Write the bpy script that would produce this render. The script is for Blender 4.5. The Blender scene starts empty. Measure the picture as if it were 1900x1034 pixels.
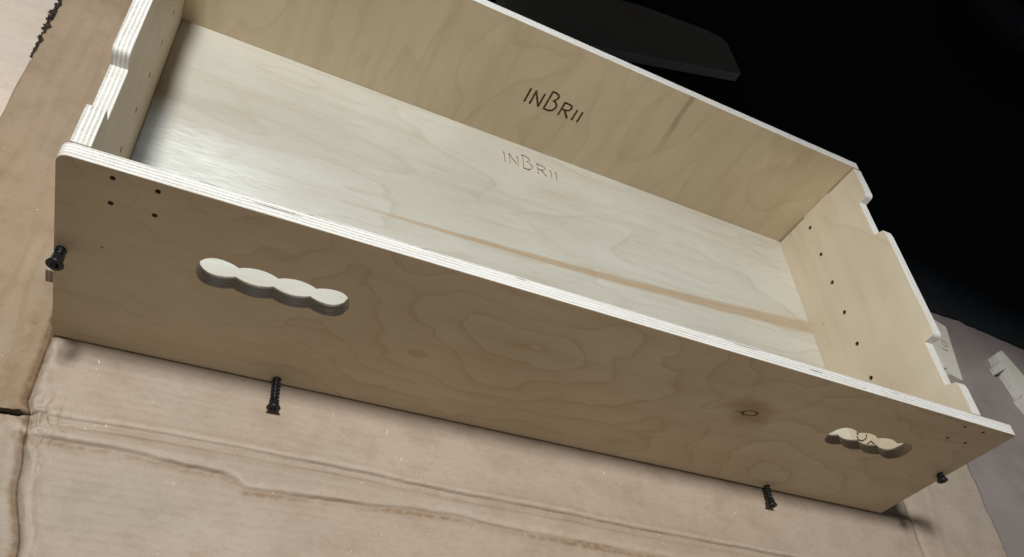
import bpy, bmesh, math, random
from mathutils import Vector, Matrix, noise
random.seed(7)
scene = bpy.context.scene
COL = scene.collection
MM = 0.001

# ------------------------------------------------------------------ camera
cam_d = bpy.data.cameras.new('camera')
cam = bpy.data.objects.new('camera', cam_d)
COL.objects.link(cam)
scene.camera = cam
CAM_LOC = Vector((0.097841, -0.406748, 0.560540))
R0, R1, R2 = [Vector(v) for v in ((0.899253, -0.054459, 0.434026), (0.218869, -0.803069, -0.554235), (0.378736, 0.593392, -0.710243))]      # right, down, forward
cam.matrix_world = Matrix.Translation(CAM_LOC) @ Matrix((R0, -R1, -R2)).transposed().to_4x4()
cam_d.sensor_fit = 'HORIZONTAL'
cam_d.sensor_width = 36.0
cam_d.lens = 27.7348
cam_d.shift_x = -0.000837
cam_d.shift_y = 0.103111        # the photograph is the upper part of a 4:3 frame
cam_d.clip_start = 0.01
cam_d.clip_end = 100

# ------------------------------------------------------------------ light
world = bpy.data.worlds.new('World')
scene.world = world
world.use_nodes = True
bg = world.node_tree.nodes['Background']
bg.inputs[0].default_value = (0.75, 0.87, 1.0, 1)
bg.inputs[1].default_value = 0.034

def spot(name, loc, axis, size, blend, power, radius, color):
    d = bpy.data.lights.new(name, 'SPOT')
    d.energy = power
    d.spot_size = math.radians(size)
    d.spot_blend = blend
    d.shadow_soft_size = radius
    d.color = color
    o = bpy.data.objects.new(name, d)
    COL.objects.link(o)
    o.location = loc
    o.rotation_euler = Vector(axis).to_track_quat('-Z', 'Y').to_euler()
    return o
# shaded work lamp up on the left: its shade cuts the beam off just behind the drawer
spot('work_lamp', (-0.24, 0.09, 2.25), (0.0029, -0.8981, -0.4399), 151, 0.01, 250, 0.15, (0.94, 0.98, 1.0))
# dim fill light added on the camera side to brighten the front panel
spot('fill_lamp', (0.35, -1.30, 0.62), (0.08, 1.0, -0.36), 58, 0.7, 12.5, 0.30, (1.0, 0.92, 0.80))
# light added beyond the far end to lay a sheen on the drawer bottom
spot('sheen_lamp', (0.00, 1.70, 1.35), (0.16, -1.38, -1.31), 28, 1.0, 32, 0.20, (0.76, 0.89, 1.0))

vs = scene.view_settings
vs.view_transform = 'Standard'
vs.look = 'None'
vs.exposure = 0.0
vs.gamma = 1.0
scene.render.engine = 'CYCLES'

# ------------------------------------------------------------------ node helpers
class NT:
    def __init__(self, name):
        self.m = bpy.data.materials.new(name)
        self.m.use_nodes = True
        self.t = self.m.node_tree
        self.t.nodes.clear()
        self.out = self.t.nodes.new('ShaderNodeOutputMaterial')
        self.b = self.t.nodes.new('ShaderNodeBsdfPrincipled')
        self.t.links.new(self.b.outputs[0], self.out.inputs[0])
        tc = self.t.nodes.new('ShaderNodeTexCoord')
        self.obj = tc.outputs['Object']
        s = self.t.nodes.new('ShaderNodeSeparateXYZ')
        self.t.links.new(self.obj, s.inputs[0])
        self.x, self.y, self.z = s.outputs
    def _set(self, sock, v):
        if isinstance(v, bpy.types.NodeSocket):
            self.t.links.new(v, sock)
        elif v is not None:
            sock.default_value = v
    def math(self, op, a, b=None, c=None, clamp=False):
        n = self.t.nodes.new('ShaderNodeMath')
        n.operation = op
        n.use_clamp = clamp
        self._set(n.inputs[0], a); self._set(n.inputs[1], b); self._set(n.inputs[2], c)
        return n.outputs[0]
    def comb(self, x, y, z):
        n = self.t.nodes.new('ShaderNodeCombineXYZ')
        for i, v in enumerate((x, y, z)): self._set(n.inputs[i], v)
        return n.outputs[0]
    def mapping(self, scale=(1, 1, 1), loc=(0, 0, 0), rot=(0, 0, 0), vec=None):
        n = self.t.nodes.new('ShaderNodeMapping')
        self._set(n.inputs[0], vec or self.obj)
        n.inputs['Location'].default_value = loc
        n.inputs['Rotation'].default_value = rot
        n.inputs['Scale'].default_value = scale
        return n.outputs[0]
    def noise(self, vec, scale=1, detail=2, rough=0.5, dist=0.0):
        n = self.t.nodes.new('ShaderNodeTexNoise')
        self._set(n.inputs['Vector'], vec)
        n.inputs['Scale'].default_value = scale
        n.inputs['Detail'].default_value = detail
        n.inputs['Roughness'].default_value = rough
        n.inputs['Distortion'].default_value = dist
        return n.outputs[0]
    def ss(self, v, a, b, lo=0.0, hi=1.0):
        n = self.t.nodes.new('ShaderNodeMapRange')
        n.interpolation_type = 'SMOOTHSTEP'
        self._set(n.inputs[0], v)
        n.inputs[1].default_value = a; n.inputs[2].default_value = b
        n.inputs[3].default_value = lo; n.inputs[4].default_value = hi
        return n.outputs[0]
    def mix(self, f, a, b, mode='MIX'):
        n = self.t.nodes.new('ShaderNodeMix')
        n.data_type = 'RGBA'
        n.blend_type = mode
        self._set(n.inputs[0], f)
        for i, v in ((6, a), (7, b)):
            self._set(n.inputs[i], (tuple(v) + (1,))[:4] if isinstance(v, tuple) else v)
        return n.outputs[2]
    def bump(self, h, strength, dist=0.001):
        n = self.t.nodes.new('ShaderNodeBump')
        n.inputs['Strength'].default_value = strength
        n.inputs['Distance'].default_value = dist
        self._set(n.inputs['Height'], h)
        self.t.links.new(n.outputs[0], self.b.inputs['Normal'])
    def done(self, color, rough=0.5, spec=0.5, metal=0.0):
        c = (tuple(color) + (1,))[:4] if isinstance(color, tuple) else color
        self._set(self.b.inputs['Base Color'], c)
        self._set(self.b.inputs['Roughness'], rough)
        self.b.inputs['Specular IOR Level'].default_value = spec
        self.b.inputs['Metallic'].default_value = metal
        return self.m

# ------------------------------------------------------------------ materials
def veneer(name, base, grain='x', seed=0.0, rings=6.0, ring_freq=(2.2, 9.0), ring_amt=0.5, extra=None, rough=0.42, spec=0.4, fibre=0.5, fieldf=None):
    """rotary-cut birch face: contour-line figure, fine fibres, soft blotches"""
    n = NT(name)
    along, across = ring_freq
    fs = (along, across, 1) if grain == 'x' else (across, along, 1)
    field = n.noise(n.mapping(fs, (seed, seed * 0.7, seed)), 1.0, 2.2, 0.42, 0.35)
    if fieldf: field = fieldf(n, field)
    jit = n.noise(n.mapping((90, 90, 1), (seed, 3, 0)), 1.0, 3, 0.6)
    f2 = n.math('MULTIPLY_ADD', n.math('SUBTRACT', jit, 0.5), 0.012, field)
    ph = n.math('FRACT', n.math('MULTIPLY', f2, rings))
    line = n.math('ADD', n.math('MULTIPLY', n.math('MULTIPLY', n.ss(ph, 0.0, 0.05, 0, 1), n.ss(ph, 0.05, 0.20, 1, 0)), 0.65), n.math('MULTIPLY', n.math('MULTIPLY', n.ss(ph, 0.0, 0.10, 0, 1), n.ss(ph, 0.10, 0.85, 1, 0)), 0.35))
    amt = n.ss(n.noise(n.mapping((5, 5, 1), (seed + 4, 1, 0)), 1, 2), 0.30, 0.66, 0.25, 1.0)
    line = n.math('MULTIPLY', n.math('MULTIPLY', line, amt), ring_amt)
    fb = (45, 620, 1) if grain == 'x' else (620, 45, 1)
    fib = n.noise(n.mapping(fb, (seed, 0, 0)), 1.0, 4, 0.65)
    fb2 = (4, 60, 1) if grain == 'x' else (60, 4, 1)
    fib2 = n.noise(n.mapping(fb2, (seed + 9, 0, 0)), 1.0, 3, 0.6)
    blot = n.noise(n.mapping((6, 6, 1), (seed + 2, 5, 0)), 1.0, 4, 0.55)
    pale = (min(1, base[0] * 1.13), min(1, base[1] * 1.15), min(1, base[2] * 1.18))
    dark = (base[0] * 0.66, base[1] * 0.56, base[2] * 0.42)
    col = n.mix(n.ss(blot, 0.32, 0.70), base, pale)
    col = n.mix(n.ss(fib2, 0.42, 0.75, 0, 0.22), col, dark)
    col = n.mix(n.ss(fib, 0.45, 0.75, 0, 0.28 * fibre), col, dark)
    col = n.mix(line, col, dark)
    if extra:
        col = extra(n, col, base, dark)
    rg = n.ss(fib, 0.3, 0.7, rough - 0.06, rough + 0.10)
    n.bump(n.math('ADD', fib, n.math('MULTIPLY', fib2, 0.6)), 0.10, 0.0006)
    return n.done(col, rg, spec)

def ellipse_d(n, cx, cy, ax, ay, rot=0.0, wob=0.25, wscale=120):
    dx = n.math('SUBTRACT', n.x, cx); dy = n.math('SUBTRACT', n.y, cy)
    c, s = math.cos(rot), math.sin(rot)
    u = n.math('DIVIDE', n.math('ADD', n.math('MULTIPLY', dx, c), n.math('MULTIPLY', dy, s)), ax)
    v = n.math('DIVIDE', n.math('SUBTRACT', n.math('MULTIPLY', dy, c), n.math('MULTIPLY', dx, s)), ay)
    d = n.math('SQRT', n.math('ADD', n.math('MULTIPLY', u, u), n.math('MULTIPLY', v, v)))
    w = n.math('SUBTRACT', n.noise(n.obj, wscale, 2), 0.5)
    return n.math('MULTIPLY_ADD', w, wob, d)

def field_front(n, f):
    # nested contours of the rotary-cut sheet round two centres
    w1 = n.math('SUBTRACT', n.noise(n.mapping((9, 14, 1), (1.7, 0.4, 0)), 1, 2.5, 0.5), 0.5)
    w2 = n.math('SUBTRACT', n.noise(n.mapping((28, 30, 1), (0.3, 2.4, 0)), 1, 2, 0.5), 0.5)
    def cen(cx, cy, a, b, off):
        dx = n.math('DIVIDE', n.math('SUBTRACT', n.x, cx), a); dy = n.math('DIVIDE', n.math('SUBTRACT', n.y, cy), b)
        d = n.math('SQRT', n.math('ADD', n.math('MULTIPLY', dx, dx), n.math('MULTIPLY', dy, dy)))
        return n.math('ADD', d, off)
    d = n.math('MINIMUM', cen(0.355, 0.125, 0.105, 0.052, 0.0), cen(0.105, 0.190, 0.10, 0.075, 0.25))
    d = n.math('MINIMUM', d, cen(0.70, 0.03, 0.14, 0.09, 0.35))
    d = n.math('MULTIPLY_ADD', w1, 1.7, d)
    d = n.math('MULTIPLY_ADD', w2, 0.16, d)
    return n.math('MULTIPLY', d, 0.55)
def extra_front(n, col, base, dark):
    kn = (0.055, 0.030, 0.016)
    d = ellipse_d(n, 0.586, 0.1145, 0.0082, 0.0042, 0.18, 0.5, 260)
    halo = ellipse_d(n, 0.585, 0.116, 0.042, 0.030, -0.5, 0.9, 40)
    col = n.mix(n.ss(halo, 0.15, 1.0, 0.85, 0.0), col, dark)
    ring = n.math('MULTIPLY', n.ss(d, 0.68, 0.86), n.ss(d, 1.0, 1.18, 1, 0))
    col = n.mix(n.math('MULTIPLY', ring, 0.95), col, kn)
    # tail of the knot
    t = ellipse_d(n, 0.5745, 0.1125, 0.006, 0.0009, 0.25, 0.6, 300)
    col = n.mix(n.ss(t, 0.5, 1.0, 0.7, 0.0), col, kn)
    # small pin mark
    q = ellipse_d(n, 0.0295, 0.1115, 0.0009, 0.0007, 0, 0.1)
    col = n.mix(n.ss(q, 0.8, 1.1, 0.9, 0.0), col, kn)
    return col

def extra_floor(n, col, base, dark):
    # mineral streak: a long brown wedge that widens to the right
    u = n.math('DIVIDE', n.math('SUBTRACT', n.x, 0.192), 0.619)
    yc = n.math('MULTIPLY_ADD', n.math('MULTIPLY', u, u), 0.0284, n.math('MULTIPLY_ADD', u, 0.008, 0.200))
    w = n.math('SUBTRACT', n.noise(n.mapping((26, 160, 1)), 1, 3), 0.5)
    dy = n.math('ABSOLUTE', n.math('MULTIPLY_ADD', w, 0.004, n.math('SUBTRACT', n.y, yc)))
    hw = n.math('MAXIMUM', n.math('MULTIPLY_ADD', u, 0.0100, 0.0012), 0.0008)
    f = n.ss(n.math('DIVIDE', dy, hw), 0.55, 1.25, 1, 0)
    f = n.math('MULTIPLY', f, n.ss(u, -0.12, 0.25, 0, 1))
    st = n.noise(n.mapping((14, 700, 1), (3, 0, 0)), 1, 3, 0.6)
    f = n.math('MULTIPLY', f, n.ss(st, 0.25, 0.7, 0.55, 1.0))
    col = n.mix(n.math('MULTIPLY', f, 0.85), col, (0.35, 0.225, 0.115))
    # hairline checks near the far right corner
    for (cx, cy, a) in ((0.765, 0.372, 0.03), (0.79, 0.335, 0.014), (0.30, 0.300, 0.035)):
        t = ellipse_d(n, cx, cy, a, 0.0012, -0.05, 0.8, 90)
        col = n.mix(n.ss(t, 0.3, 1.0, 0.45, 0.0), col, (0.33, 0.22, 0.12))
    return col

def extra_back(n, col, base, dark):
    # vertical brown streak below the top edge
    dx = n.math('SUBTRACT', n.x, n.math('MULTIPLY_ADD', n.math('SUBTRACT', 0.1835, n.y), 0.06, 0.562))
    w = n.math('SUBTRACT', n.noise(n.mapping((160, 30, 1)), 1, 3), 0.5)
    dx = n.math('ABSOLUTE', n.math('MULTIPLY_ADD', w, 0.010, dx))
    f = n.math('MULTIPLY', n.ss(dx, 0.001, 0.0065, 1, 0), n.ss(n.y, 0.085, 0.15, 0, 1))
    col = n.mix(n.math('MULTIPLY', f, 0.55), col, (0.30, 0.19, 0.10))
    return col

def extra_side(n, col, base, dark):
    for (cx, cy, r) in ((0.3909, 0.0635, 0.0009), (0.2285, 0.0624, 0.0009)):
        q = ellipse_d(n, cx, cy, r, r, 0, 0.1)
        col = n.mix(n.ss(q, 0.8, 1.2, 0.9, 0.0), col, (0.05, 0.03, 0.015))
    return col

BIRCH = (0.60, 0.505, 0.385)
M_FRONT = veneer('birch_face_front', (0.485, 0.390, 0.262), 'x', 3.1, 4.2, (3.2, 8.5), 0.40, extra_front, 0.5, 0.3, 0.75, field_front)
M_FLOOR = veneer('birch_face_bottom', (0.455, 0.420, 0.345), 'x', 11.3, 7.0, (3.4, 11.0), 0.34, extra_floor, 0.34, 0.6, 1.1)
M_BACK = veneer('birch_face_back', (0.62, 0.505, 0.345), 'y', 6.7, 6.0, (3.5, 9.0), 0.26, extra_back, 0.46, 0.35, 0.4)
M_SIDE = veneer('birch_face_side', (0.65, 0.55, 0.405), 'x', 8.9, 4.0, (2.5, 7.0), 0.25, extra_side, 0.45, 0.35, 0.4)
M_LOOSE = veneer('birch_face_offcut', (0.55, 0.50, 0.42), 'y', 2.4, 4.0, (3, 8), 0.2, None, 0.5, 0.3)
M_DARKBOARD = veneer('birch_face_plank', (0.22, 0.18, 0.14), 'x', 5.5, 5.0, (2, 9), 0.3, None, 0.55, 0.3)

def ply_edge(name='plywood_edge', tint=(1, 1, 1), voids=(), contrast=1.0):
    """cut edge of birch plywood: alternating long-grain and end-grain plies, small voids"""
    n = NT(name)
    T = 0.0125
    wob = n.math('SUBTRACT', n.noise(n.mapping((25, 25, 1)), 1, 3), 0.5)
    zz = n.math('MULTIPLY_ADD', wob, 0.0028, n.z)
    k = n.math('MULTIPLY', n.math('DIVIDE', n.math('ADD', zz, T / 2), T), 4.5)
    tri = n.math('PINGPONG', n.math('ADD', k, 0.0), 0.5)
    fade = n.ss(n.noise(n.mapping((14, 14, 90), (2, 3, 1)), 1, 3, 0.6), 0.30, 0.60, 0.45, 1.0)
    alt = n.math('MULTIPLY', n.ss(tri, 0.15, 0.35), fade)
    glue = n.math('MULTIPLY', n.ss(tri, 0.19, 0.25), n.ss(tri, 0.25, 0.31, 1, 0))
    end = n.noise(n.mapping((900, 900, 260)), 1, 3, 0.7)
    lon = n.noise(n.mapping((40, 40, 1600)), 1, 3, 0.7)
    a = n.mix(n.ss(lon, 0.35, 0.7), (0.68, 0.65, 0.60), (0.80, 0.785, 0.75))
    b = n.mix(n.ss(end, 0.35, 0.68), (0.42, 0.37, 0.30), (0.63, 0.585, 0.52))
    col = n.mix(alt, a, b)
    col = n.mix(n.math('MULTIPLY', glue, 0.30), col, (0.33, 0.25, 0.17))
    big = n.noise(n.mapping((9, 9, 200)), 1, 3, 0.6)
    col = n.mix(n.ss(big, 0.5, 0.75, 0, 0.22), col, (0.45, 0.38, 0.29))
    vo = n.noise(n.mapping((22, 22, 330), (4.3, 1.1, 0.6)), 1, 2, 0.5)
    void = n.math('MULTIPLY', n.ss(vo, 0.735, 0.755), alt)
    col = n.mix(n.math('MULTIPLY', void, 0.95), col, (0.03, 0.022, 0.015))
    for (x0, x1, zc, hw) in voids:
        t = n.math('DIVIDE', n.math('ABSOLUTE', n.math('SUBTRACT', n.x, (x0 + x1) / 2)), (x1 - x0) / 2)
        u = n.math('DIVIDE', n.math('ABSOLUTE', n.math('SUBTRACT', n.z, zc)), hw)
        dd = n.math('ADD', n.math('MULTIPLY', t, t), n.math('MULTIPLY', u, u))
        dd = n.math('MULTIPLY_ADD', n.math('SUBTRACT', n.noise(n.obj, 500, 2), 0.5), 0.9, dd)
        v2 = n.ss(dd, 0.75, 1.1, 1, 0)
        col = n.mix(n.math('MULTIPLY', v2, 0.95), col, (0.03, 0.022, 0.015))
        void = n.math('MAXIMUM', void, v2)
    col = n.mix(1.0, col, tint, 'MULTIPLY')
    n.bump(n.math('SUBTRACT', n.math('ADD', end, lon), n.math('MULTIPLY', void, 3)), 0.25, 0.0008)
    return n.done(col, 0.5, 0.4)
M_EDGE = ply_edge()
M_EDGE_BURN_SHADE = ply_edge('plywood_edge_burnt_shaded', (0.50, 0.42, 0.34))  # router burn in the handholes, painted shade on the rail edges
M_EDGE_FRONT = ply_edge('plywood_edge_front', (1, 1, 1), [(a * 0.001, b * 0.001, 0.00625 - y * 0.001, h * 0.001) for a, b, y, h in
    ((113, 147, 7.4, 0.42), (150.5, 155, 11.6, 0.3), (80, 94, 11.9, 0.25), (513, 543, 10.6, 0.4), (598, 615, 6.4, 0.45), (662, 667, 3.3, 0.3), (308, 317, 10.5, 0.3), (232, 238, 11.8, 0.25), (700, 712, 8.5, 0.3))])

def simple(name, color, rough, spec=0.5, metal=0.0, nscale=0, namt=0.0):
    n = NT(name)
    c = (tuple(color) + (1,))[:4]
    if nscale:
        f = n.noise(n.obj, nscale, 4, 0.6)
        c = n.mix(n.ss(f, 0.3, 0.7), tuple(v * (1 - namt) for v in color), tuple(min(1, v * (1 + namt)) for v in color))
    return n.done(c, rough, spec, metal)
M_BURN_SHADE = simple('burnt_wood_hole_shade', (0.21, 0.145, 0.085), 0.8, 0.2, 0, 300, 0.3)  # burnt engraving, also the painted shade in the drilled holes
M_ROUT = simple('routed_pale_wood', (0.46, 0.39, 0.30), 0.6, 0.3, 0, 300, 0.15)
M_SCREW = simple('black_oxide_steel', (0.012, 0.012, 0.014), 0.33, 0.6, 0.35, 900, 0.3)
M_SLIVER = simple('pale_wood_sliver', (0.78, 0.72, 0.60), 0.5)
def felt():
    n = NT('black_felt')
    f = n.noise(n.obj, 900, 4, 0.75); g = n.noise(n.obj, 25, 4, 0.6)
    col = n.mix(n.ss(f, 0.45, 0.75), (0.012, 0.014, 0.016), (0.036, 0.038, 0.043))
    col = n.mix(n.ss(g, 0.5, 0.75, 0, 0.5), col, (0.034, 0.036, 0.042))
    n.bump(f, 0.6, 0.002)
    return n.done(col, 0.9, 0.1)
M_FELT = felt()
M_RUBBER = simple('black_rubber', (0.07, 0.072, 0.076), 0.55, 0.4, 0, 60, 0.3)

def cardboard(name, base, flute='x', seed=0.0, stain=0.5, fa=1.0):
    n = NT(name)
    sp = n.noise(n.mapping((1, 1, 1), (seed, 0, 0)), 700, 4, 0.7)
    fz = (110, 260, 1) if flute == 'x' else (260, 140, 1)
    fib = n.noise(n.mapping(fz, (seed, 1, 0)), 1, 4, 0.65)
    bl = n.noise(n.mapping((7, 9, 1), (seed, 2, 0)), 1, 5, 0.6)
    md = n.noise(n.mapping((28, 34, 1), (seed, 4, 0)), 1, 4, 0.65)
    bl2 = n.noise(n.mapping((2.5, 5, 1) if flute == 'x' else (5, 2.5, 1), (seed, 7, 0)), 1, 3, 0.5)
    dk = (base[0] * 0.72, base[1] * 0.66, base[2] * 0.58)
    pl = (min(1, base[0] * 1.14), min(1, base[1] * 1.17), min(1, base[2] * 1.22))
    gr = (base[0] * 0.87, base[1] * 1.01, base[2] * 1.08)
    col = n.mix(n.ss(bl, 0.30, 0.72), base, pl)
    col = n.mix(n.ss(md, 0.46, 0.70, 0, 0.38), col, dk)
    col = n.mix(n.ss(md, 0.50, 0.30, 0, 0.50), col, pl)
    col = n.mix(n.ss(bl2, 0.45, 0.70, 0, 0.60), col, gr)
    col = n.mix(n.ss(bl2, 0.50, 0.30, 0, 0.35 * stain), col, dk)
    col = n.mix(n.ss(fib, 0.44, 0.78, 0, 0.30 * fa), col, dk)
    col = n.mix(n.ss(sp, 0.53, 0.72, 0, 0.55), col, dk)
    col = n.mix(n.ss(sp, 0.40, 0.22, 0, 0.4), col, pl)
    at = n.t.nodes.new('ShaderNodeAttribute'); at.attribute_name = 'wear_shade'
    sp_ = n.t.nodes.new('ShaderNodeSeparateColor'); n.t.links.new(at.outputs['Color'], sp_.inputs[0])
    rag = n.noise(n.mapping((1, 1, 1), (seed, 5, 0)), 160, 4, 0.65)
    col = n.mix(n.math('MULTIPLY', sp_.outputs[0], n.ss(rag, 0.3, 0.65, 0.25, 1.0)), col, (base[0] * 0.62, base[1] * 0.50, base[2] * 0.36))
    col = n.mix(n.math('MULTIPLY', sp_.outputs[1], n.ss(rag, 0.35, 0.65, 0.3, 1.0)), col, (base[0] * 1.32, base[1] * 1.38, base[2] * 1.45))
    col = n.mix(n.math('MULTIPLY', sp_.outputs[2], n.ss(rag, 0.3, 0.6, 0.5, 1.0)), col, (base[0] * 0.30, base[1] * 0.25, base[2] * 0.2))
    ax = n.y if flute == 'x' else n.x
    w = n.math('MULTIPLY_ADD', bl, 0.012, ax)
    wave = n.math('SINE', n.math('MULTIPLY', w, 2 * math.pi / 0.0072))
    amp = n.ss(bl2, 0.30, 0.65, 0.03 * fa, 0.20 * fa)
    h = n.math('ADD', n.math('MULTIPLY', wave, amp), n.math('MULTIPLY', fib, 0.5))
    h = n.math('ADD', h, n.math('MULTIPLY_ADD', md, 1.6, n.math('MULTIPLY', bl, 2.0)))
    n.bump(h, 0.8, 0.0009)
    return n.done(col, 0.62, 0.28)
M_CARD = cardboard('kraft_cardboard', (0.360, 0.270, 0.198), 'x', 0)
M_CARD_FLAP = cardboard('kraft_cardboard_flap', (0.275, 0.190, 0.117), 'y', 5, 1.0, 0.35)
M_CARD_PALE = cardboard('kraft_cardboard_pale', (0.50, 0.385, 0.295), 'x', 9, 0.5, 0.25)
M_TORN_SHADE = simple('torn_flute_shade', (0.03, 0.022, 0.016), 0.9, 0.1, 0, 400, 0.6)
M_CARD_CORE = simple('cardboard_cut_edge', (0.22, 0.16, 0.11), 0.8, 0.2, 0, 500, 0.4)

def floor_mat():
    n = NT('painted_concrete')
    a = n.noise(n.obj, 14, 5, 0.6); b = n.noise(n.obj, 380, 4, 0.7); c = n.noise(n.obj, 2.2, 3, 0.5)
    col = n.mix(n.ss(a, 0.3, 0.7), (0.210, 0.168, 0.152), (0.260, 0.213, 0.194))
    col = n.mix(n.ss(b, 0.5, 0.78, 0, 0.4), col, (0.15, 0.125, 0.115))
    col = n.mix(n.ss(c, 0.45, 0.7, 0, 0.35), col, (0.30, 0.26, 0.245))
    n.bump(n.math('ADD', b, a), 0.12, 0.0008)
    return n.done(col, 0.55, 0.35)
M_CONCRETE = floor_mat()

# ------------------------------------------------------------------ mesh helpers
def link(name, me, parent=None, mats=()):
    o = bpy.data.objects.new(name, me)
    COL.objects.link(o)
    for m in mats: me.materials.append(m)
    if parent: o.parent = parent
    return o
def tag(o, label=None, cat=None, group=None, kind=None):
    if label: o['label'] = label
    if cat: o['category'] = cat
    if group: o['group'] = group
    if kind: o['kind'] = kind
    return o
def empty(name, loc=(0, 0, 0), rz=0.0):
    o = bpy.data.objects.new(name, None)
    COL.objects.link(o)
    o.location = loc
    o.rotation_euler = (0, 0, rz)
    o.empty_display_size = 0.02
    return o

def rounded(pts, default=0.0, seg=6):
    """polygon [(x,y) or (x,y,r)] with rounded corners, in metres"""
    out = []
    n = len(pts)
    for i, p in enumerate(pts):
        r = p[2] if len(p) > 2 else default
        c = Vector(p[:2]); a = Vector(pts[i - 1][:2]); b = Vector(pts[(i + 1) % n][:2])
        da, db = (a - c), (b - c)
        if r <= 0:
            out.append(tuple(c)); continue
        la, lb = da.length, db.length
        da.normalize(); db.normalize()
        ang = da.angle(db)
        t = min(r / math.tan(ang / 2), la * 0.49, lb * 0.49)
        p0, p2 = c + da * t, c + db * t
        for k in range(seg + 1):
            s = k / seg
            out.append(tuple(p0.lerp(c, s).lerp(c.lerp(p2, s), s)))
    return out
def area2(l): return sum(l[i - 1][0] * l[i][1] - l[i][0] * l[i - 1][1] for i in range(len(l)))
def circle(cx, cy, r, n=14): return [(cx + r * math.cos(2 * math.pi * k / n), cy + r * math.sin(2 * math.pi * k / n)) for k in range(n)]

def panel_mesh(name, outer, holes, thick, bevel=0.0005):
    """flat panel with holes, softened arrises; local z is the thickness axis"""
    cu = bpy.data.curves.new(name, 'CURVE')
    cu.dimensions = '2D'
    cu.fill_mode = 'BOTH'
    cu.extrude = thick / 2 - bevel
    cu.bevel_depth = bevel
    cu.bevel_resolution = 1
    cu.offset = -bevel
    for i, l in enumerate([outer] + list(holes)):
        l = list(l)
        if (area2(l) > 0) != (i == 0): l.reverse()
        s = cu.splines.new('POLY')
        s.points.add(len(l) - 1)
        for p, q in zip(s.points, l): p.co = (q[0], q[1], 0, 1)
        s.use_cyclic_u = True
    o = bpy.data.objects.new(name, cu)
    COL.objects.link(o)
    dg = bpy.context.evaluated_depsgraph_get()
    me = bpy.data.meshes.new_from_object(o.evaluated_get(dg))
    bpy.data.objects.remove(o)
    bpy.data.curves.remove(cu)
    me.name = name
    me.materials.clear()
    bm = bmesh.new(); bm.from_mesh(me)
    bmesh.ops.remove_doubles(bm, verts=bm.verts, dist=1e-6)
    bmesh.ops.recalc_face_normals(bm, faces=bm.faces)
    bm.to_mesh(me); bm.free()
    return me

def paint(me, face_m, edge_m, engr_m=None, side=1, thick=0.0125):
    """0 = veneer face, 1 = cut edge, 2 = routed groove"""
    for m in (face_m, edge_m) + ((engr_m,) if engr_m else ()): me.materials.append(m)
    lim = thick / 2 - 0.00075
    for p in me.polygons:
        p.use_smooth = False
        w = p.center.z
        if engr_m and p.use_freestyle_mark: pass
        if abs(p.normal.z) > 0.80 and abs(w) > lim: p.material_index = 0
        elif engr_m and ENG_TEST(p.center, side, thick): p.material_index = 2
        else: p.material_index = 1
def dark_holes(me, cs, r):  # paints the shade inside drilled holes onto their walls
    me.materials.append(M_BURN_SHADE)
    k = len(me.materials) - 1
    for p in me.polygons:
        if p.material_index == 0: continue
        for c in cs:
            if math.hypot(p.center.x - c[0], p.center.y - c[1]) < r: p.material_index = k
def dark_in(me, mat, xr, yr):
    me.materials.append(mat)
    k = len(me.materials) - 1
    for p in me.polygons:
        if p.material_index == 1 and yr[0] < p.center.y < yr[1] and any(a < p.center.x < b for a, b in xr): p.material_index = k
ENG_BOX = None
def ENG_TEST(c, side, thick):
    d = thick / 2 - c.z * side
    x0, x1, y0, y1 = ENG_BOX
    return d > -0.0001 and d < 0.0029 and x0 < c.x < x1 and y0 < c.y < y1

def capsule_cutter(strokes, rad, z0, z1, n=8):
    """joined capsules along poly-line strokes, for routing letters"""
    bm = bmesh.new()
    for st in strokes:
        for a, b in zip(st, st[1:]):
            a, b = Vector(a), Vector(b)
            d = (b - a).normalized() if (b - a).length > 1e-9 else Vector((1, 0))
            an = math.atan2(d.y, d.x)
            ring = []
            for k in range(n + 1):
                t = an - math.pi / 2 + math.pi * k / n
                ring.append((b.x + rad * math.cos(t), b.y + rad * math.sin(t)))
            for k in range(n + 1):
                t = an + math.pi / 2 + math.pi * k / n
                ring.append((a.x + rad * math.cos(t), a.y + rad * math.sin(t)))
            lo = [bm.verts.new((x, y, z0)) for x, y in ring]
            hi = [bm.verts.new((x, y, z1)) for x, y in ring]
            bm.faces.new(lo[::-1]); bm.faces.new(hi)
            m = len(ring)
            for k in range(m): bm.faces.new((lo[k], lo[(k + 1) % m], hi[(k + 1) % m], hi[k]))
    bmesh.ops.recalc_face_normals(bm, faces=bm.faces)
    me = bpy.data.meshes.new('cutter'); bm.to_mesh(me); bm.free()
    return me

def carve(me, cutter):
    o = bpy.data.objects.new('tmp_panel', me); COL.objects.link(o)
    c = bpy.data.objects.new('tmp_cutter', cutter); COL.objects.link(c)
    md = o.modifiers.new('b', 'BOOLEAN')
    md.operation = 'DIFFERENCE'; md.object = c; md.solver = 'EXACT'; md.use_self = True
    dg = bpy.context.evaluated_depsgraph_get()
    res = bpy.data.meshes.new_from_object(o.evaluated_get(dg))
    bpy.data.objects.remove(o); bpy.data.objects.remove(c)
    bpy.data.meshes.remove(cutter)
    return res

def lathe(profile, seg=28, cap=True):
    bm = bmesh.new()
    rings = []
    for r, z in profile:
        rings.append([bm.verts.new((r * math.cos(2 * math.pi * k / seg), r * math.sin(2 * math.pi * k / seg), z)) for k in range(seg)])
    for a, b in zip(rings, rings[1:]):
        for k in range(seg): bm.faces.new((a[k], a[(k + 1) % seg], b[(k + 1) % seg], b[k]))
    if cap:
        bm.faces.new(rings[0][::-1]); bm.faces.new(rings[-1])
    bmesh.ops.recalc_face_normals(bm, faces=bm.faces)
    return bm
def to_me(bm, name, smooth=True):
    me = bpy.data.meshes.new(name)
    bm.to_mesh(me); bm.free()
    for p in me.polygons: p.use_smooth = smooth
    return me

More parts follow.
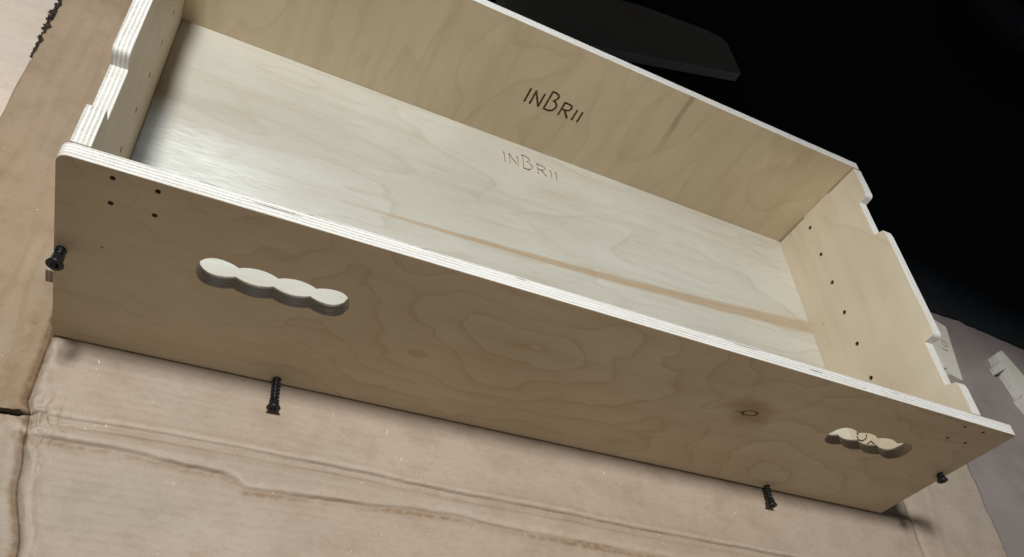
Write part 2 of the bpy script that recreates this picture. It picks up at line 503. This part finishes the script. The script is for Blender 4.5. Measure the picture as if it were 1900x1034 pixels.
# ------------------------------------------------------------------ ground
bm = bmesh.new()
bmesh.ops.create_grid(bm, x_segments=24, y_segments=24, size=4.5)
fl = link('floor', to_me(bm, 'floor'), None, (M_CONCRETE,))
fl.location = (0.5, 1.2, -0.0075)
tag(fl, 'smooth grey mauve concrete floor around the cardboard', 'floor', kind='structure')

# opened cardboard box: one height field cut into the main panel and its flaps along the folds
def sstep(a, b, v):
    t = max(0.0, min(1.0, (v - a) / (b - a)))
    return t * t * (3 - 2 * t)
def gau(v, s): return math.exp(-(v / s) ** 2)
def nz(x, y, s, o=0.0): return noise.noise(Vector((x * s + o, y * s - o, o)))
def lerp_tab(tab, v):
    if v <= tab[0][0]: return tab[0][1]
    for (a, p), (b, q) in zip(tab, tab[1:]):
        if v <= b: return p + (q - p) * sstep(a, b, v)
    return tab[-1][1]
FOLD = [(-260, 38), (-177, 27), (-119, 13), (-88, 8), (-72, 6), (-59, 1.5), (0, 1), (600, 0)]
YA = [(0, -71), (93, -68), (217, -69), (361, -73.5), (595, -77), (940, -80)]
YB = [(0, -88), (60, -87.5), (140, -92), (150, -95), (160, -102), (240, -99), (304, -95), (413, -99), (600, -102), (940, -108)]
def card_h(x, y):
    """height of the cardboard skin in mm (x, y in mm)"""
    f = x - lerp_tab(FOLD, y)
    h = 0.0
    wr = nz(x, y, 0.11, 3) * gau(f - 4, 9) * 1.3 + nz(x, y, 0.24, 8) * gau(f - 3, 7) * 0.7
    h += -3.4 * gau(f, 2.2) + 1.5 * gau(f - 7, 4.5) + 1.2 * gau(f + 7, 5) + wr * 1.7
    if -2 < x < 960:
        ya = lerp_tab(YA, x) + nz(x, 0, 0.03, 2) * 0.8 + nz(x, 0, 0.17, 3) * 0.35
        yb = lerp_tab(YB, x) + nz(x, 0, 0.025, 5) * 1.0 + nz(x, 0, 0.1, 6) * 0.7 + nz(x, 0, 0.23, 7) * 0.4
        on = sstep(-2, 25, x)
        h += on * (-2.2 * gau(y - ya, 0.8) + 1.2 * gau(y - ya - 4, 3.2) - 1.3 * gau(y - ya + 5, 2.6))
        band = sstep(yb - 1.3, yb + 1.3, y) * (1 - sstep(ya - 16, ya - 3, y))
        h += on * band * (2.4 + 1.0 * nz(x, y, 0.02, 9)) * (0.35 + 0.65 * sstep(430, 250, x) if x < 430 else 0.35)
        h += -0.9 * on * gau(y - yb + 5, 5)
        # fainter crush lines nearer the front
        yc = -135 + nz(x, 0, 0.012, 11) * 9
        h += 0.9 * gau(y - yc, 3.0) * sstep(0.0, 0.4, nz(x, 0, 0.006, 14) + 0.25)
    # right fold and wrinkled flap
    g = x - 931 - nz(0, y, 0.03, 21) * 3
    h += -1.8 * gau(g, 2.2) + 0.9 * gau(g + 7, 5) + 0.9 * gau(g - 8, 6)
    if x > 925:
        k = sstep(925, 945, x)
        h += k * (1.6 * nz(x, y, 0.022, 30) + 1.0 * nz(x * 0.5, y, 0.06, 31))
        h += k * (-1.4 * gau(y - 35 - (x - 1000) * 0.06, 3) - 1.1 * gau(y + 20 - (x - 1000) * 0.1, 3) + 0.9 * gau(x - 975 - y * 0.2, 5))
    # left flap: long dents along its flutes
    if x < 8:
        k = sstep(6, -8, x)
        for (xx, a, w, sd) in ((-24, 1.0, 4, 41), (-46, 1.5, 5, 42), (-66, 0.8, 4, 43), (-80, 0.9, 5, 44)):
            xc = xx + nz(0, y, 0.007, sd) * 14
            h -= k * 1.8 * a * gau(x - xc, w) * (0.4 + 0.6 * sstep(-0.3, 0.3, nz(0, y, 0.01, sd + 9)))
        h += k * 1.2 * nz(x, y, 0.016, 47)
    # crumple round the slot
    e = gau(math.hypot(x - 8, (y + 76)), 22)
    h += e * (2.0 * nz(x, y, 0.09, 51) + 1.3 * nz(x, y, 0.2, 52))
    rid = 1 - abs(nz(x, y * 0.55, 0.13, 55)) * 2.2
    rid2 = 1 - abs(nz(x, y * 0.6, 0.30, 57)) * 2.2
    h += (gau(f - 5, 8) * 0.9 + e * 1.6) * (max(0, rid) ** 3 * 1.1 + max(0, rid2) ** 3 * 0.5)
    if 0 <= x < 18 and abs(y + 71.5 - 0.08 * x) < 1.7 * (1 - x / 18): h -= 6
    # gentle sag, flat where the drawer stands
    away = sstep(0, -45, y) + (1 - sstep(-12, 0, x)) + sstep(880, 925, x)
    h += min(1, away) * (1.2 * nz(x, y, 0.009, 61) + 0.5 * nz(x * 0.35, y, 0.05, 63))
    return min(h, 0.0) if (0 < x < 876 and -1 < y < 425) else h

def card_wear_shade(x, y):
    """stain, rubbed-pale and cracked amounts along the folds, plus shade painted along the flap dents (x, y in mm)"""
    f = x - lerp_tab(FOLD, y)
    st = pa = cr = 0.0
    pa += 0.55 * gau(f - 8, 4) * (0.5 + 0.5 * sstep(-0.2, 0.3, nz(x, y, 0.05, 101)))
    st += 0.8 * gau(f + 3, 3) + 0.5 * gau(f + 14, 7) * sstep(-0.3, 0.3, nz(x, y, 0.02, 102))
    cr += 0.7 * gau(f, 0.9)
    if 0 < x < 931:
        ya = lerp_tab(YA, x) + nz(x, 0, 0.03, 2) * 0.8 + nz(x, 0, 0.17, 3) * 0.35
        yb = lerp_tab(YB, x) + nz(x, 0, 0.025, 5) * 1.0 + nz(x, 0, 0.1, 6) * 0.7 + nz(x, 0, 0.23, 7) * 0.4
        v = 0.5 + 0.8 * nz(x, y, 0.012, 103)
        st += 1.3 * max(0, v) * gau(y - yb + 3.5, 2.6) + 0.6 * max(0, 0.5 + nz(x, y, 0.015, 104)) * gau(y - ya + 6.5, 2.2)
        pa += 0.7 * gau(y - yb - 3.5, 3.2) * max(0, 0.6 + nz(x, y, 0.02, 105)) + 0.5 * gau(y - ya - 3, 2.2)
        cr += 0.75 * gau(y - ya, 0.75) * sstep(120, 260, x) * (0.4 + 0.6 * sstep(-0.3, 0.1, nz(x, y, 0.015, 106))) + 0.45 * gau(y - yb + 0.6, 0.8) * sstep(-0.2, 0.2, nz(x, y, 0.02, 107))
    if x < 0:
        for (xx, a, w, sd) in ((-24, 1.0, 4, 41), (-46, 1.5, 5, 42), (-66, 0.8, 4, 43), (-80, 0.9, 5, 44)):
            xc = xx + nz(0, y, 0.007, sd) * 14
            st += 0.26 * a * gau(x - xc - 1, 1.6) * (0.3 + 0.7 * sstep(-0.3, 0.3, nz(0, y, 0.01, sd + 9)))  # shade along the dents, put into the colour
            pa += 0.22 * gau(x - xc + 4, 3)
    if x > 925: st += 0.5 * gau(x - 931, 3); pa += 0.35 * gau(x - 942, 5)
    e = gau(math.hypot(x - 10, y + 76), 18)
    pa += 0.5 * e * sstep(0.0, 0.4, nz(x, y, 0.15, 108)); st += 0.6 * e * sstep(0.0, 0.4, nz(x, y, 0.15, 109))
    if 0 <= x < 18 and abs(y + 71.5 - 0.08 * x) < 2.0 * (1 - x / 18): cr = 1
    return (min(1, st), min(1, pa), min(1, cr), 1.0)
def frange(a, b, s):
    n = max(1, int(round((b - a) / s)))
    return [a + (b - a) * k / n for k in range(n)]
TOP = -0.0004
def card_part(name, xs, ys, mat, parent, keep=None, jag=None, thick=0.0045):
    """one piece of board with skin, underside and cut edges"""
    verts, faces, wear_shade = [], [], []
    nx, ny = len(xs), len(ys)
    for y in ys:
        sft = lerp_tab(FOLD, y)
        for x in xs:
            xx = x + sft * gau(x, 120)
            yy = y
            if jag: xx, yy = jag(xx, yy, x, y)
            verts.append((xx * MM, yy * MM, TOP + card_h(xx, yy) * MM))
            wear_shade.append(card_wear_shade(xx, yy))
    top = len(verts)
    verts += [(a, b, min(c, TOP) - thick) for a, b, c in verts[:top]]
    for j in range(ny - 1):
        for i in range(nx - 1):
            a = j * nx + i
            q = (a, a + 1, a + nx + 1, a + nx)
            faces.append(q)
            faces.append(tuple(k + top for k in q[::-1]))
    nskin = len(faces)
    rim = [j * nx for j in range(ny)][::-1] + list(range(nx)) + [j * nx + nx - 1 for j in range(ny)] + list(range((ny - 1) * nx, ny * nx))[::-1]
    seq = list(range(nx)) + [j * nx + nx - 1 for j in range(1, ny)] + [(ny - 1) * nx + i for i in range(nx - 2, -1, -1)] + [j * nx for j in range(ny - 2, 0, -1)]
    for a, b in zip(seq, seq[1:] + seq[:1]): faces.append((b, a, a + top, b + top))
    me = bpy.data.meshes.new(name)
    me.from_pydata(verts, [], faces)
    at = me.color_attributes.new('wear_shade', 'FLOAT_COLOR', 'POINT')
    for i, c in enumerate(wear_shade): at.data[i].color = c; at.data[i + top].color = (0, 0, 0, 1)
    for i, p in enumerate(me.polygons):
        p.use_smooth = i < nskin
        p.material_index = 0 if i < nskin else 1
    me.update()
    return link(name, me, parent, (mat, M_CARD_CORE))

card = empty('cardboard_sheet', (0, 0, 0))
tag(card, 'large creased brown cardboard box opened flat under the plywood box', 'cardboard')
ys_main = frange(-340, -112, 4) + frange(-112, -60, 0.8) + frange(-60, 0, 2) + frange(0, 430, 15) + [430]
xs_main = frange(0, 34, 0.9) + frange(34, 40, 2) + frange(40, 925, 3.2) + [925]
xs_main = xs_main[:-1] + frange(xs_main[-1], 931, 2) [1:] + [931]
card_part('panel', xs_main, ys_main, M_CARD, card)
ys_f = frange(-70.5, -50, 1.2) + frange(-50, 480, 4) + [480]
def jag_left(xx, yy, x, y):
    if x < -90:
        k = (-90 - x) / 8.0
        xx += k * (nz(0, y, 0.02, 71) * 2.5 + sstep(290, 380, y) * nz(0, y, 0.12, 72) * 4.5)
    return xx, yy
xs_f = frange(-98, -90, 2) + frange(-90, -30, 3) + frange(-30, 0, 1.6) + [0]
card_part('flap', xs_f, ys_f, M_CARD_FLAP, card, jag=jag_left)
ys_l = frange(-340, -100, 3) + frange(-100, -76, 1.2) + [-76]
def jag_low(xx, yy, x, y):
    if y > -84:
        k = (y + 84) / 8.0
        yy -= k * (4.5 * sstep(-10, -110, x) - 4.5 * sstep(-6, 2, x))
    return xx, yy
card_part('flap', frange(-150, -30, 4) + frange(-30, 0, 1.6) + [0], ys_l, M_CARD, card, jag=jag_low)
ys_r = frange(-340, 140, 3.5) + [140]
def jag_right(xx, yy, x, y):
    if x > 1080: xx += (x - 1080) / 14 * (nz(0, y, 0.03, 81) * 5 + nz(0, y, 0.12, 82) * 1.5 + (y - 40) * 0.03)
    return xx, yy
xs_r = frange(931, 960, 2) + frange(960, 1094, 4) + [1094]
card_part('flap', xs_r, ys_r, M_CARD, card, jag=jag_right)

# second, paler cardboard beyond the left flap
pale = empty('cardboard_piece', (-0.30, 0.35, 0))
tag(pale, 'pale cardboard piece beside the torn edge of the brown flap', 'cardboard')
verts, faces = [], []
xs = frange(-320, -84, 6) + [-84]
ys = frange(60, 640, 2.5) + [640]
for y in ys:
    for x in xs:
        e = 0.0
        h = -1.5 * gau(y - 318 - x * -0.10 - 12, 2.5) - 1.0 * gau(y - 392 - x * 0.05, 3) + 0.9 * nz(x, y, 0.014, 94) + 0.6
        verts.append(((x + e) * MM + 0.30, y * MM - 0.35, -0.0052 + h * 0.5 * MM))
nx, ny = len(xs), len(ys)
top = len(verts)
verts += [(a, b, -0.0073) for a, b, c in verts]
for j in range(ny - 1):
    for i in range(nx - 1):
        a = j * nx + i
        q = (a, a + 1, a + nx + 1, a + nx)
        faces.append(q); faces.append(tuple(k + top for k in q[::-1]))
ns = len(faces)
seq = list(range(nx)) + [j * nx + nx - 1 for j in range(1, ny)] + [(ny - 1) * nx + i for i in range(nx - 2, -1, -1)] + [j * nx for j in range(ny - 2, 0, -1)]
for a, b in zip(seq, seq[1:] + seq[:1]): faces.append((b, a, a + top, b + top))
me = bpy.data.meshes.new('panel'); me.from_pydata(verts, [], faces)
for i, p in enumerate(me.polygons):
    p.use_smooth = i < ns; p.material_index = 0 if i < ns else 1
link('panel', me, pale, (M_CARD_PALE, M_CARD_CORE))

# dark strip painted as the shade inside the torn flutes of the flap's edge
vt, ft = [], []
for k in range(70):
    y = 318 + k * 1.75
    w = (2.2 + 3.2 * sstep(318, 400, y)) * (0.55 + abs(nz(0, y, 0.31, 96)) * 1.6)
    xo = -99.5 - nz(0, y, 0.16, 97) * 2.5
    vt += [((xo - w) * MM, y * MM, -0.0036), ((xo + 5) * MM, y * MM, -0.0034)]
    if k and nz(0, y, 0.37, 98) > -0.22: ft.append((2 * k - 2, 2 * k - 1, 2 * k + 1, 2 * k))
me = bpy.data.meshes.new('torn_edge_shade'); me.from_pydata(vt, [], ft)
link('torn_edge_shade', me, card, (M_TORN_SHADE,))

# ------------------------------------------------------------------ the drawer
L, H, T = 0.875, 0.1835, 0.0125
XL, XR, TS = 0.0165, 0.8163, 0.0119       # inner faces of the two sides
D, ZF = 0.3976, 0.0430                    # inner face of the back, top of the bottom panel
drawer = empty('plywood_box', (0, 0, 0))
tag(drawer, 'long shallow birch plywood box with scalloped handholes and half driven black screws', 'box')
FRONT_M = Matrix(((1, 0, 0), (0, 0, -1), (0, 1, 0))).to_4x4()      # local x,y,z -> world x, z, -y
SIDE_M = Matrix(((0, 0, 1), (1, 0, 0), (0, 1, 0))).to_4x4()        # local x,y,z -> world y, z, x

def scallop(cx, cy, width, hh, waist, lobes=4, seg=12):
    """handhole: a row of lobes, waisted between them"""
    pitch = width / lobes
    up, dn = [], []
    x0 = cx - width / 2
    for i in range(lobes):
        for k in range(seg):
            s = k / seg
            xx = x0 + (i + s) * pitch
            if (i == 0 and s < 0.5) or (i == lobes - 1 and s >= 0.5):
                u = (s - 0.5) * 2
                h = hh * math.sqrt(max(0.0, 1 - abs(u) ** 2.2))
            else:
                h = waist + (hh - waist) * math.sin(math.pi * s) ** 0.8
            up.append((xx, cy + h)); dn.append((xx, cy - h))
    up.append((x0 + width, cy))
    return up + dn[::-1][:-1]

SCREWS = [(0.0056, 0.0998, 0.0155), (0.1695, 0.0076, 0.0300), (0.6974, 0.0072, 0.0245), (0.8633, 0.0974, 0.0095)]
holes = [scallop(0.1445, 0.1150, 0.110, 0.0148, 0.0110), scallop(0.7400, 0.1150, 0.108, 0.0148, 0.0110)]
for (x, y) in ((31.9, 175.7), (58.2, 175.5), (32.1, 154.2), (58.5, 154.2), (809.2, 174.6), (836.2, 174.5), (809.4, 153.5), (835.6, 153.5)):
    holes.append(circle(x * MM, y * MM, 0.00165))
outer = rounded([(0.0012, 0.0012, 0.001), (L, 0.0030, 0.002), (L, H, 0.003), (0, H, 0.008)])
me = panel_mesh('front_panel', outer, holes, T)
paint(me, M_FRONT, M_EDGE_FRONT, None, 1, T)
dark_holes(me, [(x * MM, y * MM) for x, y in ((31.9, 175.7), (58.2, 175.5), (32.1, 154.2), (58.5, 154.2), (809.2, 174.6), (836.2, 174.5), (809.4, 153.5), (835.6, 153.5))], 0.0022)
dark_in(me, M_EDGE_BURN_SHADE, ((0.08, 0.21), (0.68, 0.80)), (0.095, 0.135))
front = link('front_panel', me, drawer)
front.matrix_local = Matrix.Translation((0, T / 2, 0)) @ FRONT_M

# letters (mm): routed into the back and into the bottom
def word(ox, oy, s=1.0):
    base = [
        [(0, 0), (0, 17)],
        [(7.0, 0), (7.0, 17), (17.8, 0), (17.8, 17)],
        [(25.0, 0), (25.0, 24), (29.5, 24), (33.0, 22.8), (34.6, 20), (33.8, 16.6), (31.2, 13.8), (34.5, 12.6), (37.4, 9.6), (37.6, 5.6), (35.4, 1.8), (31.6, 0), (25.0, 0)],
        [(44.6, 0), (44.6, 17), (50.5, 17), (54.0, 16), (55.4, 13.2), (54.2, 10.0), (51.0, 8.4), (46.4, 8.2)], [(48.6, 8.2), (56.0, 0)],
        [(62.8, 0), (62.8, 13.4)],
        [(70.0, 0), (70.0, 13.4)]]
    return [[((ox + x * s) * MM, (oy + y * s) * MM) for x, y in st] for st in base]

back_x1 = XR + TS - 0.0002
outer = rounded([(XL - TS, 0, 0.001), (back_x1, 0, 0.001), (back_x1, H + 0.0004, 0.0025), (XL - TS, H + 0.0004, 0.006)])
me = panel_mesh('back_panel', outer, [], T)
me = carve(me, capsule_cutter(word(384, 99.3), 0.00128, T / 2 - 0.0024, T / 2 + 0.004))
ENG_BOX = (0.375, 0.465, 0.09, 0.13)
paint(me, M_BACK, M_EDGE, M_BURN_SHADE, 1, T)
back = link('back_panel', me, drawer)
back.matrix_local = Matrix.Translation((0, D + T / 2, 0)) @ FRONT_M

outer = [(XL + 0.0002, T + 0.0003), (XR - 0.0002, T + 0.0003), (XR - 0.0002, D - 0.0002), (XL + 0.0002, D - 0.0002)]
me = panel_mesh('bottom_panel', outer, [], 0.012, 0.0003)
me = carve(me, capsule_cutter(word(382.6, 354.6), 0.00115, 0.006 - 0.0022, 0.010))
ENG_BOX = (0.375, 0.465, 0.345, 0.39)
paint(me, M_FLOOR, M_EDGE, M_ROUT, 1, 0.012)
bottom = link('bottom_panel', me, drawer)
bottom.location = (0, 0, ZF - 0.006)

ye = D - 0.0021
prof = [(T + 0.0002, 0, 0.0006), (ye, 0, 0.0006), (ye, 0.092), (D - 0.0001, 0.092), (D - 0.0001, 0.137), (ye, 0.137), (ye, 0.1840, 0.0015),
        (0.3440, 0.1840, 0.0060), (0.3425, 0.1712, 0.0005), (0.2845, 0.1712, 0.0005), (0.2800, 0.1830, 0.0030), (0.2715, 0.1842, 0.004),
        (0.1165, 0.1842, 0.0060), (0.1150, 0.1708, 0.0005), (0.0570, 0.1708, 0.0005), (0.0525, 0.1830, 0.0030), (0.0460, 0.1842, 0.004), (T + 0.0002, 0.1842, 0.0006)]
pins = [circle(y * MM, 0.0945, 0.0027, 12) for y in (373.5, 322.5, 272.0, 221.1, 170.8, 119.5)]
for nm, xi, sgn in (('side_panel', XL - TS / 2, 1), ('side_panel', XR + TS / 2, -1)):
    me = panel_mesh(nm, rounded(prof), pins, TS)
    eng = None
    if sgn < 0:
        marks = [[(65.8, 50.5), (61.0, 50.6), (57.6, 53.7), (56.2, 57.0), (56.6, 60.4), (60.3, 63.0)], [(49.7, 57.5), (49.9, 65.5), (43.8, 68.2)], [(69.1, 51.9), (67.0, 53.0)]]
        marks = [[(a * MM, b * MM) for a, b in s] for s in marks]
        me = carve(me, capsule_cutter(marks, 0.00085, -TS / 2 - 0.004, -TS / 2 + 0.0014))
        ENG_BOX = (0.035, 0.075, 0.045, 0.075)
        eng = M_BURN_SHADE
    paint(me, M_SIDE, M_EDGE, eng, -1, TS)
    dark_holes(me, [(y * MM, 0.0945) for y in (373.5, 322.5, 272.0, 221.1, 170.8, 119.5)], 0.0032)
    o = link(nm, me, drawer)
    o.matrix_local = Matrix.Translation((xi, 0, 0)) @ SIDE_M
# small rail end that shows past the left end of the front
me = panel_mesh('rail', rounded([(T + 0.0004, 0.0450, 0.0025), (0.36, 0.0450, 0.002), (0.36, 0.0600, 0.002), (T + 0.0004, 0.0600, 0.002)]), [], 0.0118)
paint(me, M_SIDE, M_EDGE_BURN_SHADE, None, 1, 0.0118)  # dark edge tint stands in for shade on the rail
rail = link('rail', me, drawer)
rail.matrix_local = Matrix.Translation((XL - TS - 0.0060, 0, 0)) @ SIDE_M

# half-driven screws, axis along -y, hexagon socket in the flared head
def screw_parts(out, idx):
    s = empty('screw_tmp')
    bpy.data.objects.remove(s)
    # head: flange, taper, socket
    hl = 0.0075
    prof = [(0.0026, out - 0.0022), (0.0026, out - 0.0003), (0.0031, out), (0.0047, out + 0.0001), (0.0050, out - 0.0004), (0.0050, out - 0.0010), (0.0044, out - 0.0019), (0.0037, out - 0.0040), (0.0035, out - hl), (0.0030, out - hl - 0.0006)]
    if out < 0.012: prof = prof[:-2] + [(0.0035, out - 0.0060)]
    bm = bmesh.new()
    seg = 36
    rings = []
    for j, (r, z) in enumerate(prof):
        ring = []
        for k in range(seg):
            a = 2 * math.pi * k / seg
            rr = r
            if j < 2: rr = 0.0021 / math.cos(((a + math.pi / 6) % (math.pi / 3)) - math.pi / 6)
            ring.append(bm.verts.new((rr * math.cos(a), rr * math.sin(a), z)))
        rings.append(ring)
    for a, b in zip(rings, rings[1:]):
        for k in range(seg): bm.faces.new((a[k], a[(k + 1) % seg], b[(k + 1) % seg], b[k]))
    bm.faces.new(rings[0])
    bmesh.ops.recalc_face_normals(bm, faces=bm.faces)
    head = to_me(bm, 'head')
    # threaded shank with a helical ridge, running into the panel
    bm = bmesh.new()
    z0, z1 = -0.008, out - hl + 0.0004
    if out < 0.012: z1 = out - 0.0055
    pitch, seg = 0.0036, 24
    n = max(8, int((z1 - z0) / 0.0003))
    rings = []
    for j in range(n + 1):
        z = z0 + (z1 - z0) * j / n
        ring = []
        for k in range(seg):
            a = 2 * math.pi * k / seg
            ph = (z / pitch - k / seg) % 1.0
            ridge = max(0.0, 1 - abs(ph - 0.5) / 0.26)
            r = 0.0022 + 0.0013 * ridge ** 0.8
            ring.append(bm.verts.new((r * math.cos(a), r * math.sin(a), z)))
        rings.append(ring)
    for a, b in zip(rings, rings[1:]):
        for k in range(seg): bm.faces.new((a[k], a[(k + 1) % seg], b[(k + 1) % seg], b[k]))
    bm.faces.new(rings[0][::-1]); bm.faces.new(rings[-1])
    bmesh.ops.recalc_face_normals(bm, faces=bm.faces)
    return head, to_me(bm, 'shank')
TILT = [(-1.5, -2.0), (-3.0, 1.5), (-1.0, 0.5), (0.0, -1.0)]
for i, (x, z, out) in enumerate(SCREWS):
    head, shank = screw_parts(out, i)
    root = link('screw', shank, drawer, (M_SCREW,))
    root.matrix_local = Matrix.Translation((x, 0, z)) @ Matrix.Rotation(math.radians(TILT[i][1]), 4, 'Z') @ Matrix.Rotation(math.radians(TILT[i][0] * -0.3), 4, 'X') @ FRONT_M @ Matrix.Rotation(i * 1.3, 4, 'Z') @ Matrix.Diagonal((1.14, 1.14, 1.0, 1.0))
    link('head', head, root, (M_SCREW,))

# ------------------------------------------------------------------ loose pieces on the floor
def loose(name, pts, holes, thick, z, label, cat, mat, cutter=None, box=None, rad=0.002):
    global ENG_BOX
    cx = sum(p[0] for p in pts) / len(pts); cy = sum(p[1] for p in pts) / len(pts)
    loc = [(p[0] * MM - cx * MM, p[1] * MM - cy * MM) + ((p[2] * MM,) if len(p) > 2 else ()) for p in pts]
    me = panel_mesh(name, rounded(loc, rad), holes, thick)
    eng = None
    if cutter:
        cut = [[((a - cx) * MM, (b - cy) * MM) for a, b in s] for s in cutter]
        me = carve(me, capsule_cutter(cut, 0.0014, thick / 2 - 0.002, thick / 2 + 0.004))
        ENG_BOX = (-1, 1, -1, 1); eng = M_ROUT
    paint(me, mat, M_EDGE, eng, 1, thick)
    o = link(name, me)
    o.location = (cx * MM, cy * MM, z + thick / 2)
    tag(o, label, cat)
    return o
FZ = -0.0075
off = loose('plywood_offcut', [(1128, 396), (1178, 401, 4), (1200, 393, 5), (1173.5, 276, 3), (1146, 283), (1150, 293), (1136, 292), (1112, 300)], [], 0.0125, FZ + 0.0002,
      'grey plywood offcut with carved letters lying behind the notched box side', 'offcut', M_LOOSE,
      [[(1168, 356), (1178, 352)], [(1166, 350), (1170, 343), (1177, 343), (1176, 349)], [(1160, 336), (1171, 333)]])
loose('notched_rail', [(1318.5, 376, 2), (1297, 363, 2), (1297, 347, 1), (1287, 339, 2), (1288, 325, 2), (1303, 334, 1), (1312, 285, 1), (1306, 276, 2), (1345, 215), (1400, 232)], [], 0.018, FZ + 0.0002,
      'narrow notched plywood rail lying alone on the grey floor', 'rail', M_LOOSE, None, None, 0.001)
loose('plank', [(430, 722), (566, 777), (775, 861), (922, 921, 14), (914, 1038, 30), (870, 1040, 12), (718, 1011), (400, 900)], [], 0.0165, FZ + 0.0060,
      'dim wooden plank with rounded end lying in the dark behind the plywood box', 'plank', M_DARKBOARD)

# black felt mat, its soft edge just behind the box
MAT_EDGE = [(200, 436), (900, 436), (1203, 436), (1263, 438), (1328, 433), (1381, 428), (1440, 424), (1700, 412), (3300, 380)]
xs = frange(200, 900, 50) + frange(900, 1600, 6) + frange(1600, 3300, 50) + [3300]
rows = [(0.0, -2.0), (0.6, 1.0), (2.5, 3.2), (6, 4.6), (14, 5.2), (40, 5.4), (90, 5.6), (160, 5.6), (300, 5.6), (600, 5.6), (1200, 5.6), (3000, 5.6)]
vt, ft = [], []
for (dy, z) in rows:
    for x in xs:
        y = lerp_tab(MAT_EDGE, x) + dy + (nz(x, dy, 0.05, 121) * 3 + nz(x, dy, 0.25, 122) * 1.2 if dy < 20 else 0)
        zz = z + (nz(x, y, 0.03, 123) * 2.2 * sstep(0, 20, dy) * sstep(170, 90, dy) if z > 3 else 0)
        vt.append((x * MM - 1.2, y * MM - 1.2, max(0.0002, zz * MM if z > 0 else 0.0002)))
nx = len(xs)
for j in range(len(rows) - 1):
    for i in range(nx - 1): ft.append((j * nx + i, j * nx + i + 1, (j + 1) * nx + i + 1, (j + 1) * nx + i))
me = bpy.data.meshes.new('felt_mat'); me.from_pydata(vt, [], ft)
for p in me.polygons: p.use_smooth = True
o = link('felt_mat', me, None, (M_FELT,))
o.location = (1.2, 1.2, FZ)
tag(o, 'black felt mat spread over the floor behind the plywood box', 'mat')

# round black tub in the far dark corner
tub = empty('rubber_tub', (2.42, 2.06, FZ + 0.0058))
tag(tub, 'round black rubber tub barely visible on the black mat', 'tub')
bm = lathe([(0.0, 0.004), (0.19, 0.004), (0.215, 0.02), (0.235, 0.17), (0.245, 0.172), (0.232, 0.0), (0.0, 0.0)], 48, False)
link('body', to_me(bm, 'body'), tub, (M_RUBBER,))
bm = lathe([(0.236, 0.160), (0.252, 0.160), (0.258, 0.170), (0.252, 0.180), (0.236, 0.180), (0.236, 0.160)], 48, False)
link('rim', to_me(bm, 'rim'), tub, (M_RUBBER,))

# ------------------------------------------------------------------ pale splinters and dust
def splinters(name, spots, zf, label, parent_mat=M_SLIVER):
    bm = bmesh.new()
    for (x, y, l, w, a) in spots:
        z = zf(x, y)
        c, s = math.cos(a), math.sin(a)
        ring = []
        for (u, v) in ((-l / 2, -w / 2), (l / 2, -w / 4), (l / 2, w / 4), (-l / 2, w / 2)):
            ring.append(((x + u * c - v * s) * MM, (y + u * s + v * c) * MM))
        lo = [bm.verts.new((p[0], p[1], z)) for p in ring]
        hi = [bm.verts.new((p[0], p[1], z + w * 0.6 * MM)) for p in ring]
        bm.faces.new(lo[::-1]); bm.faces.new(hi)
        for k in range(4): bm.faces.new((lo[k], lo[(k + 1) % 4], hi[(k + 1) % 4], hi[k]))
    o = link(name, to_me(bm, name, False), None, (parent_mat,))
    tag(o, label, 'splinters', kind='stuff')
rs = random.Random(3)
sp = []
for k in range(95):
    x = rs.uniform(10, 920); y = rs.choice([rs.uniform(-170, -14), rs.uniform(-90, -14)])
    big = rs.random() < 0.10
    sp.append((x, y, rs.uniform(2.2, 4.2) if big else rs.uniform(0.5, 1.1), rs.uniform(0.45, 0.7) if big else rs.uniform(0.35, 0.7), rs.uniform(1.2, 2.6)))
for k in range(12): sp.append((rs.uniform(-90, 0), rs.uniform(-60, 380), rs.uniform(0.5, 1.0), 0.6, rs.uniform(0, 3)))
splinters('wood_splinters', sp, lambda x, y: TOP + card_h(x, y) * MM + 0.00005, 'tiny pale wood splinters scattered over the cardboard')
sp = []
for k in range(40): sp.append((rs.uniform(40, 800), rs.uniform(60, 385), rs.uniform(0.5, 1.4), rs.uniform(0.4, 0.9), rs.uniform(0, 3)))
for k in range(16): sp.append((rs.uniform(20, 60), rs.uniform(14, 30), rs.uniform(1, 3), 0.6, rs.uniform(0, 3)))
splinters('sawdust', sp, lambda x, y: ZF + 0.00005, 'pale crumbs of sawdust on the plywood box bottom')
